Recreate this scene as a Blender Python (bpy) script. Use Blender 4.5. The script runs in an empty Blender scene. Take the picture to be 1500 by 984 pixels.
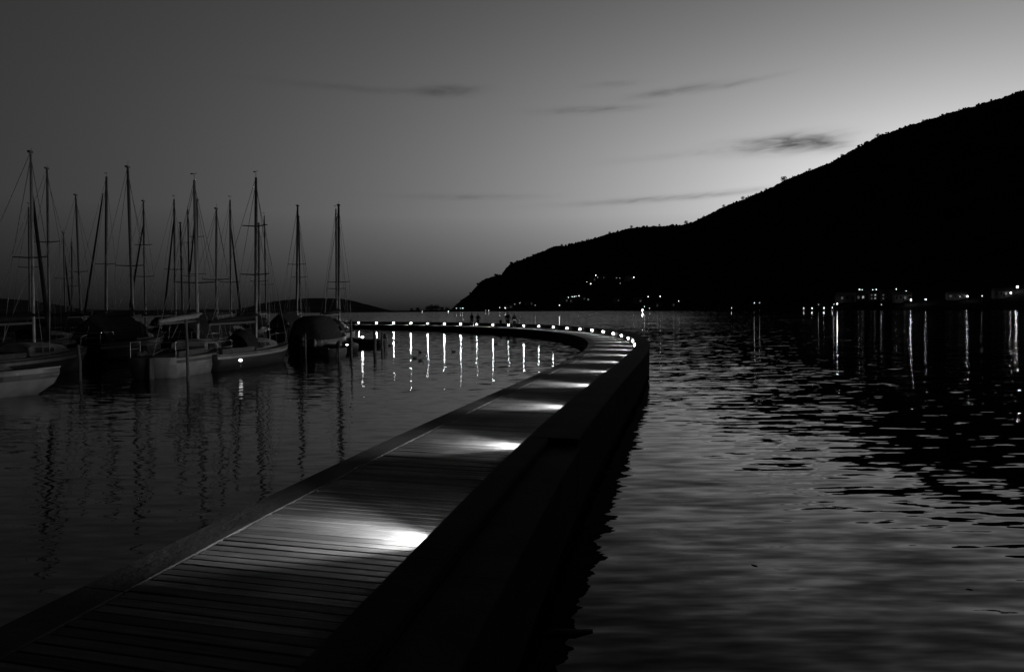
import bpy, math, random
from math import sin, cos, pi, radians, sqrt, atan2, asin, exp
from mathutils import Vector, Matrix, noise
from mathutils.bvhtree import BVHTree

random.seed(7)
S = bpy.context.scene
COL = S.collection
SC = 1.9 / 1.65          # distances below were estimated for a 1.65 m eye height; the eye is 1.9 m above the deck
HC = 2.53                # camera height above the water
F = 900.0                # focal length in photo pixels (1500 wide)
PITCH = math.atan((492 - 455) / F)
ROLL = radians(0.4)

# ------------------------------------------------------------------ helpers
def ray(px, py):
    x, y = px - 750, py - 492
    xu = x * cos(ROLL) - y * sin(ROLL)
    yu = x * sin(ROLL) + y * cos(ROLL)
    vx, vy, vz = xu / F, 1.0, -yu / F
    return Vector((vx, vy * cos(PITCH) + vz * sin(PITCH), -vy * sin(PITCH) + vz * cos(PITCH)))

def at(px, py, Y):
    d = ray(px, py)
    return Vector((0, 0, HC)) + d * (Y / d.y)

def azel(px, py):
    d = ray(px, py).normalized()
    return math.atan2(d.x, d.y), math.asin(d.z)

def ground(px, py, z=0.0):
    d = ray(px, py)
    return Vector((0, 0, HC)) + d * ((z - HC) / d.z)

ONES = ['first', 'second', 'third', 'fourth', 'fifth', 'sixth', 'seventh', 'eighth', 'ninth', 'tenth', 'eleventh', 'twelfth',
        'thirteenth', 'fourteenth', 'fifteenth', 'sixteenth', 'seventeenth', 'eighteenth', 'nineteenth', 'twentieth']
def ordw(n):
    if n <= 20:
        return ONES[n - 1]
    if n == 30: return 'thirtieth'
    if n == 40: return 'fortieth'
    return {2: 'twenty-', 3: 'thirty-'}[n // 10] + ONES[n % 10 - 1]

class MB:
    def __init__(s):
        s.v, s.f = [], []
    def box(s, c, d, rz=0.0, tilt=None):
        c = Vector(c); hx, hy, hz = d[0] / 2, d[1] / 2, d[2] / 2
        m = Matrix.Rotation(rz, 3, 'Z')
        if tilt is not None: m = m @ tilt
        n = len(s.v)
        for z in (-hz, hz):
            for x, y in ((-hx, -hy), (hx, -hy), (hx, hy), (-hx, hy)):
                s.v.append(c + m @ Vector((x, y, z)))
        s.f += [(n, n+3, n+2, n+1), (n+4, n+5, n+6, n+7), (n, n+1, n+5, n+4), (n+1, n+2, n+6, n+5), (n+2, n+3, n+7, n+6), (n+3, n, n+4, n+7)]
        return s
    def tube(s, pts, rad, seg=8, cap=True):
        pts = [Vector(p) for p in pts]
        if not isinstance(rad, (list, tuple)): rad = [rad] * len(pts)
        n0 = len(s.v); k = len(pts)
        for i, p in enumerate(pts):
            t = (pts[min(i+1, k-1)] - pts[max(i-1, 0)]).normalized()
            a = Vector((1, 0, 0)) if abs(t.x) < .8 else Vector((0, 1, 0))
            u = t.cross(a).normalized(); w = t.cross(u)
            r = rad[i]
            ru, rw = r if isinstance(r, tuple) else (r, r)
            for j in range(seg):
                an = 2 * pi * j / seg
                s.v.append(p + u * cos(an) * ru + w * sin(an) * rw)
        for i in range(k - 1):
            for j in range(seg):
                a = n0 + i*seg + j; b = n0 + i*seg + (j+1) % seg
                s.f.append((a, b, b + seg, a + seg))
        if cap:
            s.f.append(tuple(n0 + j for j in range(seg))[::-1])
            s.f.append(tuple(n0 + (k-1)*seg + j for j in range(seg)))
        return s
    def loft(s, secs, closed=False, cap0=False, cap1=False):
        n0 = len(s.v); k = len(secs); m = len(secs[0])
        for sec in secs:
            for p in sec: s.v.append(Vector(p))
        for i in range(k - 1):
            for j in range(m if closed else m - 1):
                a = n0 + i*m + j; b = n0 + i*m + (j+1) % m
                s.f.append((a, b, b + m, a + m))
        if cap0: s.f.append(tuple(n0 + j for j in range(m))[::-1])
        if cap1: s.f.append(tuple(n0 + (k-1)*m + j for j in range(m)))
        return s
    def blob(s, c, r, seg=8, rings=6, jit=0.0, rnd=random):
        c = Vector(c); r = Vector(r) if not isinstance(r, (int, float)) else Vector((r, r, r))
        secs = []
        for i in range(rings + 1):
            th = -pi/2 + pi * i / rings
            row = []
            for j in range(seg):
                an = 2*pi*j/seg
                q = 1 + rnd.uniform(-jit, jit)
                row.append(c + Vector((r.x*cos(th)*cos(an)*q, r.y*cos(th)*sin(an)*q, r.z*sin(th)*q)))
            secs.append(row)
        return s.loft(secs, closed=True)
    def build(s, name, mat, parent=None, smooth=False, loc=None, rz=None):
        me = bpy.data.meshes.new(name)
        me.from_pydata([tuple(v) for v in s.v], [], s.f)
        me.validate(); me.update()
        if mat: me.materials.append(mat)
        if smooth:
            for p in me.polygons: p.use_smooth = True
        o = bpy.data.objects.new(name, me); COL.objects.link(o)
        if parent: o.parent = parent
        if loc is not None: o.location = loc
        if rz is not None: o.rotation_euler = (0, 0, rz)
        return o

def empty(name, loc, rz=0.0):
    o = bpy.data.objects.new(name, None); COL.objects.link(o)
    o.location = loc; o.rotation_euler = (0, 0, rz); o.empty_display_size = .2
    return o

def tag(o, label=None, cat=None, group=None, kind=None):
    if label: o['label'] = label
    if cat: o['category'] = cat
    if group: o['group'] = group
    if kind: o['kind'] = kind
    return o

# ------------------------------------------------------------------ materials
MATS = {}
def mat(name, base, rough=.7, var=.25, scale=4.0, bump=0.0, bscale=None, stretch=(1, 1, 1), metal=0.0, emis=None, spec=.5):
    if name in MATS: return MATS[name]
    m = bpy.data.materials.new(name); m.use_nodes = True
    nt = m.node_tree; N = nt.nodes; Lk = nt.links
    b = N['Principled BSDF']
    b.inputs['Roughness'].default_value = rough
    b.inputs['Metallic'].default_value = metal
    b.inputs['Specular IOR Level'].default_value = spec
    tc = N.new('ShaderNodeTexCoord'); mp = N.new('ShaderNodeMapping'); mp.inputs['Scale'].default_value = stretch
    Lk.new(tc.outputs['Object'], mp.inputs['Vector'])
    nz = N.new('ShaderNodeTexNoise'); nz.inputs['Scale'].default_value = scale; nz.inputs['Detail'].default_value = 6
    Lk.new(mp.outputs['Vector'], nz.inputs['Vector'])
    cr = N.new('ShaderNodeValToRGB')
    lo, hi = base * (1 - var), base * (1 + var)
    cr.color_ramp.elements[0].position = .3; cr.color_ramp.elements[0].color = (lo, lo, lo, 1)
    cr.color_ramp.elements[1].position = .7; cr.color_ramp.elements[1].color = (hi, hi, hi, 1)
    Lk.new(nz.outputs['Fac'], cr.inputs['Fac']); Lk.new(cr.outputs['Color'], b.inputs['Base Color'])
    if bump:
        n2 = N.new('ShaderNodeTexNoise'); n2.inputs['Scale'].default_value = bscale or scale * 4; n2.inputs['Detail'].default_value = 5
        Lk.new(mp.outputs['Vector'], n2.inputs['Vector'])
        bp = N.new('ShaderNodeBump'); bp.inputs['Strength'].default_value = bump; bp.inputs['Distance'].default_value = .02
        Lk.new(n2.outputs['Fac'], bp.inputs['Height']); Lk.new(bp.outputs['Normal'], b.inputs['Normal'])
    if emis:
        b.inputs['Emission Color'].default_value = (1, 1, 1, 1)
        b.inputs['Emission Strength'].default_value = emis
        if emis < 6: m.cycles.emission_sampling = 'NONE'
    MATS[name] = m
    return m

M_hull_white = mat('white_gelcoat', .11, .4, .25, 2.5, spec=.3)
M_hull_grey = mat('grey_gelcoat', .05, .4, .25, 3, spec=.25)
M_hull_dark = mat('dark_gelcoat', .012, .4, .3, 3, spec=.25)
M_stripe = mat('dark_stripe_paint', .02, .4, .2, 3)
M_deck_paint = mat('boat_deck_paint', .04, .8, .3, 5, spec=.12)
M_canvas_dark = mat('dark_canvas', .011, .9, .4, 6, .5, spec=.08)
M_canvas_mid = mat('grey_canvas', .13, .9, .3, 6, .4)
M_canvas_light = mat('pale_sailcloth', .14, .9, .2, 6, .4)
M_alu = mat('anodised_aluminium', .05, .5, .15, 5)
M_alu_white = mat('white_painted_mast', .14, .5, .12, 5)
M_steel = mat('polished_rail_steel', .5, .25, .1, 9, metal=1.0)
M_wire = mat('rigging_wire', .1, .6, .1, 9)
M_glass = mat('dark_window_glass', .02, .1, .1, 3)
M_wood_dark = mat('dark_wet_pile_timber', .03, .8, .4, 5, .5, 20, (1, 1, .2))
M_rubber = mat('black_rubber', .02, .7, .2, 5)
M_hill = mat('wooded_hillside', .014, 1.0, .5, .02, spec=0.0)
M_hill_far = mat('far_wooded_hills_hazed', .05, 1.0, .3, .01, spec=0.0)  # base colour raised above the near hill's, in place of distance haze
M_leaf = mat('dark_foliage', .03, .9, .4, .6, spec=0.1)
M_bark = mat('tree_bark', .03, .9, .3, 2, spec=0.1)
M_wall = mat('house_render', .11, .9, .15, .4)
M_wall_dark = mat('dark_house_cladding', .14, .9, .2, .4)
M_roof = mat('slate_roof', .05, .8, .3, 1.0)
M_lit = mat('lit_window', .5, .5, .1, 1, emis=.35)
M_dim = mat('dim_lit_window', .5, .5, .1, 1, emis=.06)
M_pole = mat('lamp_pole_steel', .06, .5, .2, 2)
M_skin = mat('skin', .3, .6, .1, 8)
M_hair = mat('dark_hair', .02, .6, .3, 30)
M_cloth_dark = mat('dark_jacket_cloth', .008, .9, .3, 20, spec=.05)
M_cloth_mid = mat('grey_trouser_cloth', .012, .9, .3, 20, spec=.05)
M_feather = mat('dark_feathers', .03, .7, .4, 12)

# ------------------------------------------------------------------ pier geometry along its lamp line
X0, Y0, TH0, DS = -.187 * 1.9, 2.589 * 1.9, .222, 1.887 * 1.9
KK = (-.022, .271, -.415, .198)
NL = 30
SUB = 40
path = []                # (arc length, x, y, heading), heading measured from +Y to +X; arc length 0 at the nearest lamp
x, y, th = X0, Y0, TH0
step = DS / SUB
total = (NL + 3) * SUB
for i in range(total + 1):
    path.append((i * step, x, y, th))
    u = min(i / SUB, NL - .5) / NL
    k = (KK[0] + KK[1]*u + KK[2]*u*u + KK[3]*u**3) / 1.9
    th -= k * step
    x += sin(th) * step; y += cos(th) * step
back = []
for i in range(1, 181):
    d = i * step
    back.append((-d, X0 - sin(TH0) * d, Y0 - cos(TH0) * d, TH0))
path = back[::-1] + path
S0 = path[0][0]
def pp(s):
    i = (s - S0) / step
    i = max(0, min(len(path) - 1.001, i)); a = int(i); t = i - a
    p, q = path[a], path[a + 1]
    return p[1] + (q[1]-p[1])*t, p[2] + (q[2]-p[2])*t, p[3] + (q[3]-p[3])*t
def off(s, d, z):
    """point at arc length s, d metres to the harbour side (left) of the lamp face, height z"""
    x, y, th = pp(s)
    return Vector((x - cos(th) * d, y + sin(th) * d, z))
SMIN, SMAX = path[0][0] + .5, path[-1][0] - .5
DZ = HC - 1.9            # deck height
PT = DZ + .42            # parapet top
WD = 2.06                # deck width up to the kerb
KW = .36                 # kerb width
PW = .60                 # parapet width

M_plank = mat('weathered_deck_planks', .042, .8, .45, 1.3, .6, 14, (1, 1, 1), spec=.12)
M_timber = mat('dark_parapet_timber', .016, .85, .5, 2.0, .3, 18, spec=.06)
M_kerb = mat('kerb_beam_timber', .022, .85, .4, 2.0, .3, 18, spec=.08)
M_base = mat('pontoon_wall', .015, .85, .4, 1.2, .4, 10, spec=.06)
M_cap = mat('ledge_boards', .022, .85, .5, 2.0, .3, 18, spec=.06)

pier = tag(empty('pier', off(0, 0, 0)), 'long curved timber boardwalk pier with a low parapet, sweeping across the bay', 'pier')
pier_inv = Matrix.Translation(-off(0, 0, 0))
def P(mb, name, m, smooth=False):
    mb.v = [v + pier_inv.translation for v in mb.v]
    return mb.build(name, m, pier, smooth)

# deck boards: one mesh, each board with its own small height, tilt, tone and grain
rnd = random.Random(3)
mb = MB(); tones = []; puv = []; s = SMIN; bi = 0
while s < SMAX - .3:
    w = .088; g = rnd.choice((.005, .006, .007, .009))
    dz = rnd.gauss(0, .0016); tl = rnd.gauss(0, .015); tw = rnd.gauss(0, .0028)
    tone = rnd.gauss(1, .3) * (rnd.uniform(.45, .7) if rnd.random() < .1 else 1)
    secs = []
    for d in (.004, WD * .2, WD * .4, WD * .6, WD * .8, WD - .003 - rnd.uniform(0, .008)):
        f = d / WD - .5
        bow = rnd.gauss(0, .0008)
        za = DZ + dz - tl * w / 2 + tw * f + bow; zb = DZ + dz + tl * w / 2 + tw * f + bow
        b = .005
        secs.append([off(s, d, za - .035), off(s, d, za - b), off(s + b, d, za), off(s + w - b, d, zb), off(s + w, d, zb - b), off(s + w, d, zb - .035)])
        for q in range(6): puv.append((d + bi * 3.7, s + (0, 0, b, w - b, w, w)[q], bi * .31)); tones.append(tone)
    mb.loft(secs, closed=True, cap0=True, cap1=True)
    s += w + g; bi += 1
deck = P(mb, 'deck', M_plank)
dm = deck.data
dm.attributes.new('tone', 'FLOAT', 'POINT').data.foreach_set('value', tones)
dm.attributes.new('puv', 'FLOAT_VECTOR', 'POINT').data.foreach_set('vector', [c_ for p_ in puv for c_ in p_])
nt = M_plank.node_tree; bs_ = nt.nodes['Principled BSDF']
a1 = nt.nodes.new('ShaderNodeAttribute'); a1.attribute_name = 'tone'
a2 = nt.nodes.new('ShaderNodeAttribute'); a2.attribute_name = 'puv'
mp_ = nt.nodes.new('ShaderNodeMapping'); mp_.inputs['Scale'].default_value = (1.6, 42, 1); nt.links.new(a2.outputs['Vector'], mp_.inputs['Vector'])
gr = nt.nodes.new('ShaderNodeTexNoise'); gr.inputs['Scale'].default_value = 1.0; gr.inputs['Detail'].default_value = 6; nt.links.new(mp_.outputs['Vector'], gr.inputs['Vector'])
gm = nt.nodes.new('ShaderNodeMapRange'); gm.inputs['From Min'].default_value = .3; gm.inputs['From Max'].default_value = .7; gm.inputs['To Min'].default_value = .65; gm.inputs['To Max'].default_value = 1.3; nt.links.new(gr.outputs['Fac'], gm.inputs['Value'])
mu = nt.nodes.new('ShaderNodeMath'); mu.operation = 'MULTIPLY'; nt.links.new(a1.outputs['Fac'], mu.inputs[0]); nt.links.new(gm.outputs['Result'], mu.inputs[1])
old = bs_.inputs['Base Color'].links[0].from_socket
vm = nt.nodes.new('ShaderNodeVectorMath'); vm.operation = 'SCALE'; nt.links.new(old, vm.inputs[0]); nt.links.new(mu.outputs[0], vm.inputs['Scale']); nt.links.new(vm.outputs[0], bs_.inputs['Base Color'])
for n_ in nt.nodes:
    if n_.bl_idname == 'ShaderNodeBump':
        nt.links.new(gr.outputs['Fac'], n_.inputs['Height']); n_.inputs['Strength'].default_value = .5; n_.inputs['Distance'].default_value = .006

def strip(prof, s0, s1, ds=.9, gap=0.0, seglen=None):
    """sweep a closed profile [(d,z)] along the path; with seglen the sweep is cut into butted beams"""
    mb = MB(); s = s0
    L_ = seglen or (s1 - s0)
    while s < s1 - .05:
        e = min(s + L_, s1)
        n = max(1, int((e - s - gap) / ds))
        secs = []
        for i in range(n + 1):
            q = s + (e - gap - s) * i / n
            secs.append([off(q, d, z) for d, z in prof])
        mb.loft(secs, closed=True, cap0=True, cap1=True)
        s = e
    return mb
# kerb beam on the harbour side
c = .012
P(strip([(WD + .004, DZ - .05), (WD + .004, DZ + .006), (WD + .009, DZ + .011), (WD + KW - c, DZ + .011), (WD + KW, DZ + .011 - c), (WD + KW, DZ - .05)],
        SMIN, SMAX, .9, .008, DS), 'kerb', M_kerb)
P(strip([(WD + KW - .03, DZ - .054), (WD + KW - .03, DZ - .32), (WD + KW - .08, DZ - .32), (WD + KW - .08, DZ - .054)], SMIN, SMAX, .9, .006, DS), 'fascia_board', M_timber)
# solid floating base, under the deck
P(strip([(WD + KW - .14, DZ - .058), (WD + KW - .14, -.5), (-PW + .1, -.5), (-PW + .1, DZ - .058)], SMIN, SMAX, .9), 'base', M_base)
# parapet beyond the bench
SJ = None
for i in range(400):
    s = SMIN + i * .05
    q = off(s, -PW, PT)
    if q.y > 900 * (1.9 - .42) / (645 - 454.3): SJ = s; break
def wall_strip(prof, s0, s1, nm, m): return P(strip(prof, s0, s1, .9, .005, DS), nm, m)
b = .018
wall_strip([(0, DZ - .056), (0, PT - .045), (-PW + .02, PT - .045), (-PW + .02, DZ - .45), (-PW + .09, DZ - .45), (-PW + .09, DZ - .056)], SJ, SMAX, 'parapet', M_timber)
wall_strip([(.02, PT - .042), (.02, PT - b), (.02 - b, PT), (-PW + b, PT), (-PW, PT - b), (-PW, PT - .042)], SJ, SMAX, 'parapet_cap', M_timber)
# near bay: only the inner cap runs on; the outer part of the top is a recessed ledge
wall_strip([(0, DZ - .056), (0, PT - .045), (-.24, PT - .045), (-.24, PT - .13), (-PW + .02, PT - .13), (-PW + .02, DZ - .45), (-PW + .09, DZ - .45), (-PW + .09, DZ - .056)], SMIN, SJ - .004, 'parapet', M_timber)
wall_strip([(.02, PT - .042), (.02, PT - b), (.02 - b, PT), (-.25 + b, PT), (-.25, PT - b), (-.25, PT - .042)], SMIN, SJ - .004, 'parapet_cap', M_timber)
wall_strip([(-.253, PT - .127), (-.253, PT - .092), (-PW + .02, PT - .088), (-PW - .012, PT - .098), (-PW - .012, PT - .127)], SMIN, SJ - .004, 'recessed_ledge', M_cap)

# ---- recessed lamps in the inner face of the parapet
M_lens = mat('pier_lamp_lens', .8, .4, .05, 5, emis=110)
M_lens.cycles.emission_sampling = 'NONE'
M_frame = mat('lamp_frame_metal', .1, .45, .2, 8, metal=.8)
LZ = DZ + .235
lens_mb = MB()
lens_mb.loft([[(-a, sx_ * w_, sz_ * h_) for sx_, sz_ in ((-1, -.6), (-.7, -1), (.7, -1), (1, -.6), (1, .6), (.7, 1), (-.7, 1), (-1, .6))] for a, w_, h_ in ((0, .11, .055), (.05, .108, .054), (.08, .085, .038))], closed=True, cap1=True)
frame_mb = MB()
for zz in (-.069, .069): frame_mb.box((-.011, 0, zz), (.022, .27, .028))
for yy in (-.1225, .1225): frame_mb.box((-.0115, yy, 0), (.023, .024, .109))
lens_me = frame_me = None
for i in range(NL):
    s = i * DS
    px_, py_, th = pp(s)
    # local -X points to the harbour side
    o = empty('pier_lamp', off(s, 0.004, LZ), -th)
    tag(o, 'low glowing wall lamp in the pier parapet, %s along the pier from the near end' % ordw(i + 1), 'lamp', 'lamps along the pier parapet')
    if lens_me is None:
        a = frame_mb.build('frame', M_frame, o); bq = lens_mb.build('lens', M_lens, o)
        frame_me, lens_me = a.data, bq.data
        sd = bpy.data.lights.new('pier_lamp_beam', 'SPOT')
        sd.energy = 1000; sd.spot_size = radians(84); sd.spot_blend = 1.0; sd.shadow_soft_size = .04
        wd0 = bpy.data.lights.new('pier_lamp_spill', 'SPOT')
        wd0.energy = 45; wd0.spot_size = radians(136); wd0.spot_blend = 1.0; wd0.shadow_soft_size = .045
        sd0 = sd
        pd0 = bpy.data.lights.new('pier_lamp_glow', 'POINT'); pd0.energy = 1.5; pd0.shadow_soft_size = .05
    else:
        for nm, me in (('frame', frame_me), ('lens', lens_me)):
            c_ = bpy.data.objects.new(nm, me); COL.objects.link(c_); c_.parent = o
    sp = bpy.data.objects.new('beam', sd0); COL.objects.link(sp); sp.parent = o
    sp.location = (-.1, 0, 0)
    gp = bpy.data.objects.new('glow', pd0); COL.objects.link(gp); gp.parent = o; gp.location = (-.13, 0, 0)
    dr = Vector((-cos(radians(10)), 0, -sin(radians(10))))
    sp.rotation_euler = dr.to_track_quat('-Z', 'Y').to_euler(); sp.scale = (.78, 1, 1)
    w2 = bpy.data.objects.new('spill', wd0); COL.objects.link(w2); w2.parent = o; w2.location = (-.1, 0, .01)
    w2.rotation_euler = Vector((-1, 0, -.04)).to_track_quat('-Z', 'Y').to_euler()

# ------------------------------------------------------------------ water
def axis(near0, near1, d, far, g=1.35):
    a = []; v = near0
    while v < near1: a.append(v); v += d
    a.append(near1); st = d; v = near1
    while v < far: st *= g; v += st; a.append(v)
    st = d; v = near0
    while v > -far: st *= g; v -= st; a.insert(0, v)
    return a
xs = axis(-60, 60, 1.2, 9000); ys = axis(-20, 110, 1.2, 9000)
pts2 = [(p[1], p[2]) for p in path[::20]]
def side(xx, yy):
    bi, bd = 0, 1e18
    for i, (a, b_) in enumerate(pts2):
        d = (a-xx)**2 + (b_-yy)**2
        if d < bd: bd, bi = d, i
    i = min(bi, len(pts2) - 2)
    tx, ty = pts2[i+1][0] - pts2[i][0], pts2[i+1][1] - pts2[i][1]
    cr = tx * (yy - pts2[bi][1]) - ty * (xx - pts2[bi][0])     # >0: harbour side
    return sqrt(bd) * (1 if cr > 0 else -1)
wv, wf, chop = [], [], []
for j, yy in enumerate(ys):
    for i, xx in enumerate(xs):
        wv.append((xx, yy, 0))
        if abs(xx) < 150 and -40 < yy < 200:
            d = side(xx, yy)
            c_ = 0.0 if d > 0 else min(1.0, .55 - d / 22)
            if yy > 90 or xx < -70: c_ = 1.3
        else: c_ = 1.0
        r_ = sqrt(xx*xx + yy*yy); az_ = math.degrees(atan2(xx, yy))
        if r_ > 85 and yy > 0: c_ = 1.0 + min(1, (r_ - 85) / 40) * (3.8 * max(0, min(1, (18 - az_) / 14)))
        chop.append(c_)
nx = len(xs)
for j in range(len(ys) - 1):
    for i in range(nx - 1):
        wf.append((j*nx+i, j*nx+i+1, (j+1)*nx+i+1, (j+1)*nx+i))
me = bpy.data.meshes.new('water'); me.from_pydata(wv, [], wf); me.update()
at_ = me.attributes.new('chop', 'FLOAT', 'POINT'); at_.data.foreach_set('value', chop)
water = bpy.data.objects.new('water', me); COL.objects.link(water); tag(water, kind='structure')
m = bpy.data.materials.new('lake_water'); m.use_nodes = True; nt = m.node_tree
def nd(nt, t, **kw):
    n = nt.nodes.new(t)
    for k, v in kw.items(): setattr(n, k, v)
    return n
def mth(nt, op, *args, clamp=False):
    n = nt.nodes.new('ShaderNodeMath'); n.operation = op; n.use_clamp = clamp
    for i, a in enumerate(args):
        if isinstance(a, (int, float)): n.inputs[i].default_value = a
        else: nt.links.new(a, n.inputs[i])
    return n.outputs[0]
bs = nt.nodes['Principled BSDF']
bs.inputs['Base Color'].default_value = (.006, .006, .006, 1)
bs.inputs['IOR'].default_value = 1.333
geo = nd(nt, 'ShaderNodeNewGeometry'); ac = nd(nt, 'ShaderNodeAttribute', attribute_name='chop')
def wave(scale, sx, sy, detail, seed, rot=0.0):
    mp = nd(nt, 'ShaderNodeMapping'); mp.inputs['Scale'].default_value = (scale * sx, scale * sy, 1)
    mp.inputs['Location'].default_value = (seed, seed * .37, seed * 1.7); mp.inputs['Rotation'].default_value = (0, 0, rot)
    nt.links.new(geo.outputs['Position'], mp.inputs['Vector'])
    nz = nd(nt, 'ShaderNodeTexNoise'); nz.inputs['Scale'].default_value = 1.0; nz.inputs['Detail'].default_value = detail; nz.inputs['Roughness'].default_value = .5
    nt.links.new(mp.outputs['Vector'], nz.inputs['Vector'])
    sp = nd(nt, 'ShaderNodeSeparateColor'); nt.links.new(nz.outputs['Color'], sp.inputs[0])
    return mth(nt, 'SUBTRACT', sp.outputs[0], .5), mth(nt, 'SUBTRACT', sp.outputs[1], .5)
W = [  # (freq, sx, sy, detail, seed, rot, calm amplitude, rough amplitude)
    (.75, .30, 1.0, 1, 3.1, .10, .03, .075),
    (2.3, .20, 1.0, 2, 9.7, -.10, .075, .29),
    (7.0, .22, 1.0, 2, 17.3, .06, .22, .30),
]
sxs, sys_ = 0.0, 0.0
# slow patches of more and less wind
pz = wave(.05, .5, 1.0, 2, 41.0)[0]
patch = mth(nt, 'ADD', 1.0, mth(nt, 'MULTIPLY', pz, 1.6))
for (fq, ax, ay, dt, sd_, ro, a0, a1) in W:
    wx, wy = wave(fq, ax, ay, dt, sd_, ro)
    amp = mth(nt, 'MULTIPLY', mth(nt, 'ADD', a0, mth(nt, 'MULTIPLY', ac.outputs['Fac'], a1 - a0)), patch)
    sxs = mth(nt, 'ADD', sxs, mth(nt, 'MULTIPLY', mth(nt, 'MULTIPLY', wx, amp), .27))
    sys_ = mth(nt, 'ADD', sys_, mth(nt, 'MULTIPLY', wy, amp))
cv = nd(nt, 'ShaderNodeCombineXYZ'); nt.links.new(sxs, cv.inputs[0]); nt.links.new(sys_, cv.inputs[1]); cv.inputs[2].default_value = 1.0
nv = nd(nt, 'ShaderNodeVectorMath', operation='NORMALIZE'); nt.links.new(cv.outputs[0], nv.inputs[0])
nt.links.new(nv.outputs[0], bs.inputs['Normal'])
bs.inputs['Roughness'].default_value = .03
me.materials.append(m)

# ------------------------------------------------------------------ sky
w = bpy.data.worlds.new('World'); S.world = w; w.use_nodes = True
nt = w.node_tree
bg = nt.nodes['Background']
tc = nd(nt, 'ShaderNodeTexCoord')
nv = nd(nt, 'ShaderNodeVectorMath', operation='NORMALIZE'); nt.links.new(tc.outputs['Generated'], nv.inputs[0])
sp = nd(nt, 'ShaderNodeSeparateXYZ'); nt.links.new(nv.outputs[0], sp.inputs[0])
def A(o, *a, **k): return mth(nt, o, *a, **k)
az = A('ARCTAN2', sp.outputs[0], sp.outputs[1]); el = A('ARCSINE', sp.outputs[2])
azd = A('MULTIPLY', az, 180 / pi); eld = A('MULTIPLY', el, 180 / pi)
da = A('SUBTRACT', azd, 35.0); de = A('MULTIPLY', A('SUBTRACT', A('MAXIMUM', eld, 8.0), 8.0), 2.4)
ang = A('SQRT', A('ADD', A('MULTIPLY', da, da), A('MULTIPLY', de, de)))
lum = A('EXPONENT', A('SUBTRACT', .13, A('MULTIPLY', ang, .046)))
hz = A('ADD', .06, A('MULTIPLY', .94, A('POWER', A('DIVIDE', A('MAXIMUM', eld, 0.0), 8.6, clamp=True), .95)))
lum = A('MULTIPLY', lum, hz)
lum = A('ADD', lum, .003)
lum = A('ADD', lum, A('MULTIPLY', .010, A('DIVIDE', A('MAXIMUM', eld, 0.0), 40.0, clamp=True)))
# thin dusk clouds, darker than the glow behind them
cmp_ = nd(nt, 'ShaderNodeCombineXYZ'); nt.links.new(A('MULTIPLY', azd, .35), cmp_.inputs[0]); nt.links.new(A('MULTIPLY', A('SUBTRACT', eld, A('MULTIPLY', azd, .05)), 1.9), cmp_.inputs[1])
nz = nd(nt, 'ShaderNodeTexNoise'); nz.inputs['Scale'].default_value = 1.0; nz.inputs['Detail'].default_value = 5; nz.inputs['Distortion'].default_value = .6
nt.links.new(cmp_.outputs[0], nz.inputs['Vector'])
stk = A('MULTIPLY', A('SUBTRACT', nz.outputs['Fac'], .33), 3.2, clamp=True)
clouds = [  # px, py, half width px, half height px, rise per px, depth
    (1135, 213, 75, 11, -.02, .42), (1185, 209, 55, 13, .03, .45), (1215, 213, 30, 7, .1, .3), (1110, 207, 60, 7, 0, .2), (985, 134, 62, 5.5, -.07, .34), (1075, 124, 58, 4, -.08, .24),
    (655, 133, 42, 8, -.05, .36), (530, 131, 110, 5, 0, .16), (868, 161, 68, 5, .0, .30), (955, 292, 120, 4, -.03, .34), (1060, 284, 60, 4, -.06, .22),
    (690, 289, 90, 4, 0, .18), (1010, 225, 130, 5, -.05, .10), (895, 124, 34, 4, 0, .16)]
dens = 0.0
for (cx, cy, hw, hh, sl, dp) in clouds:
    a0, e0 = azel(cx, cy); a1, _ = azel(cx + hw, cy); _, e1 = azel(cx, cy - hh)
    wa = degr = math.degrees(abs(a1 - a0)); we = math.degrees(abs(e1 - e0))
    dx = A('SUBTRACT', azd, math.degrees(a0)); dy = A('SUBTRACT', A('SUBTRACT', eld, math.degrees(e0)), A('MULTIPLY', dx, -sl))
    q = A('ADD', A('POWER', A('ABSOLUTE', A('DIVIDE', dx, wa)), 2.0), A('POWER', A('ABSOLUTE', A('DIVIDE', dy, we)), 2.0))
    dens = A('ADD', dens, A('MULTIPLY', A('EXPONENT', A('MULTIPLY', q, -1.0)), dp))
dens = A('MULTIPLY', dens, A('ADD', .45, A('MULTIPLY', stk, .75)), clamp=True)
lum = A('MULTIPLY', lum, A('SUBTRACT', 1.0, dens))
cc = nd(nt, 'ShaderNodeCombineColor')
for i in range(3): nt.links.new(lum, cc.inputs[i])
nt.links.new(cc.outputs[0], bg.inputs['Color']); bg.inputs['Strength'].default_value = 1.0
w.cycles.sampling_method = 'MANUAL'; w.cycles.sample_map_resolution = 512

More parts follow.
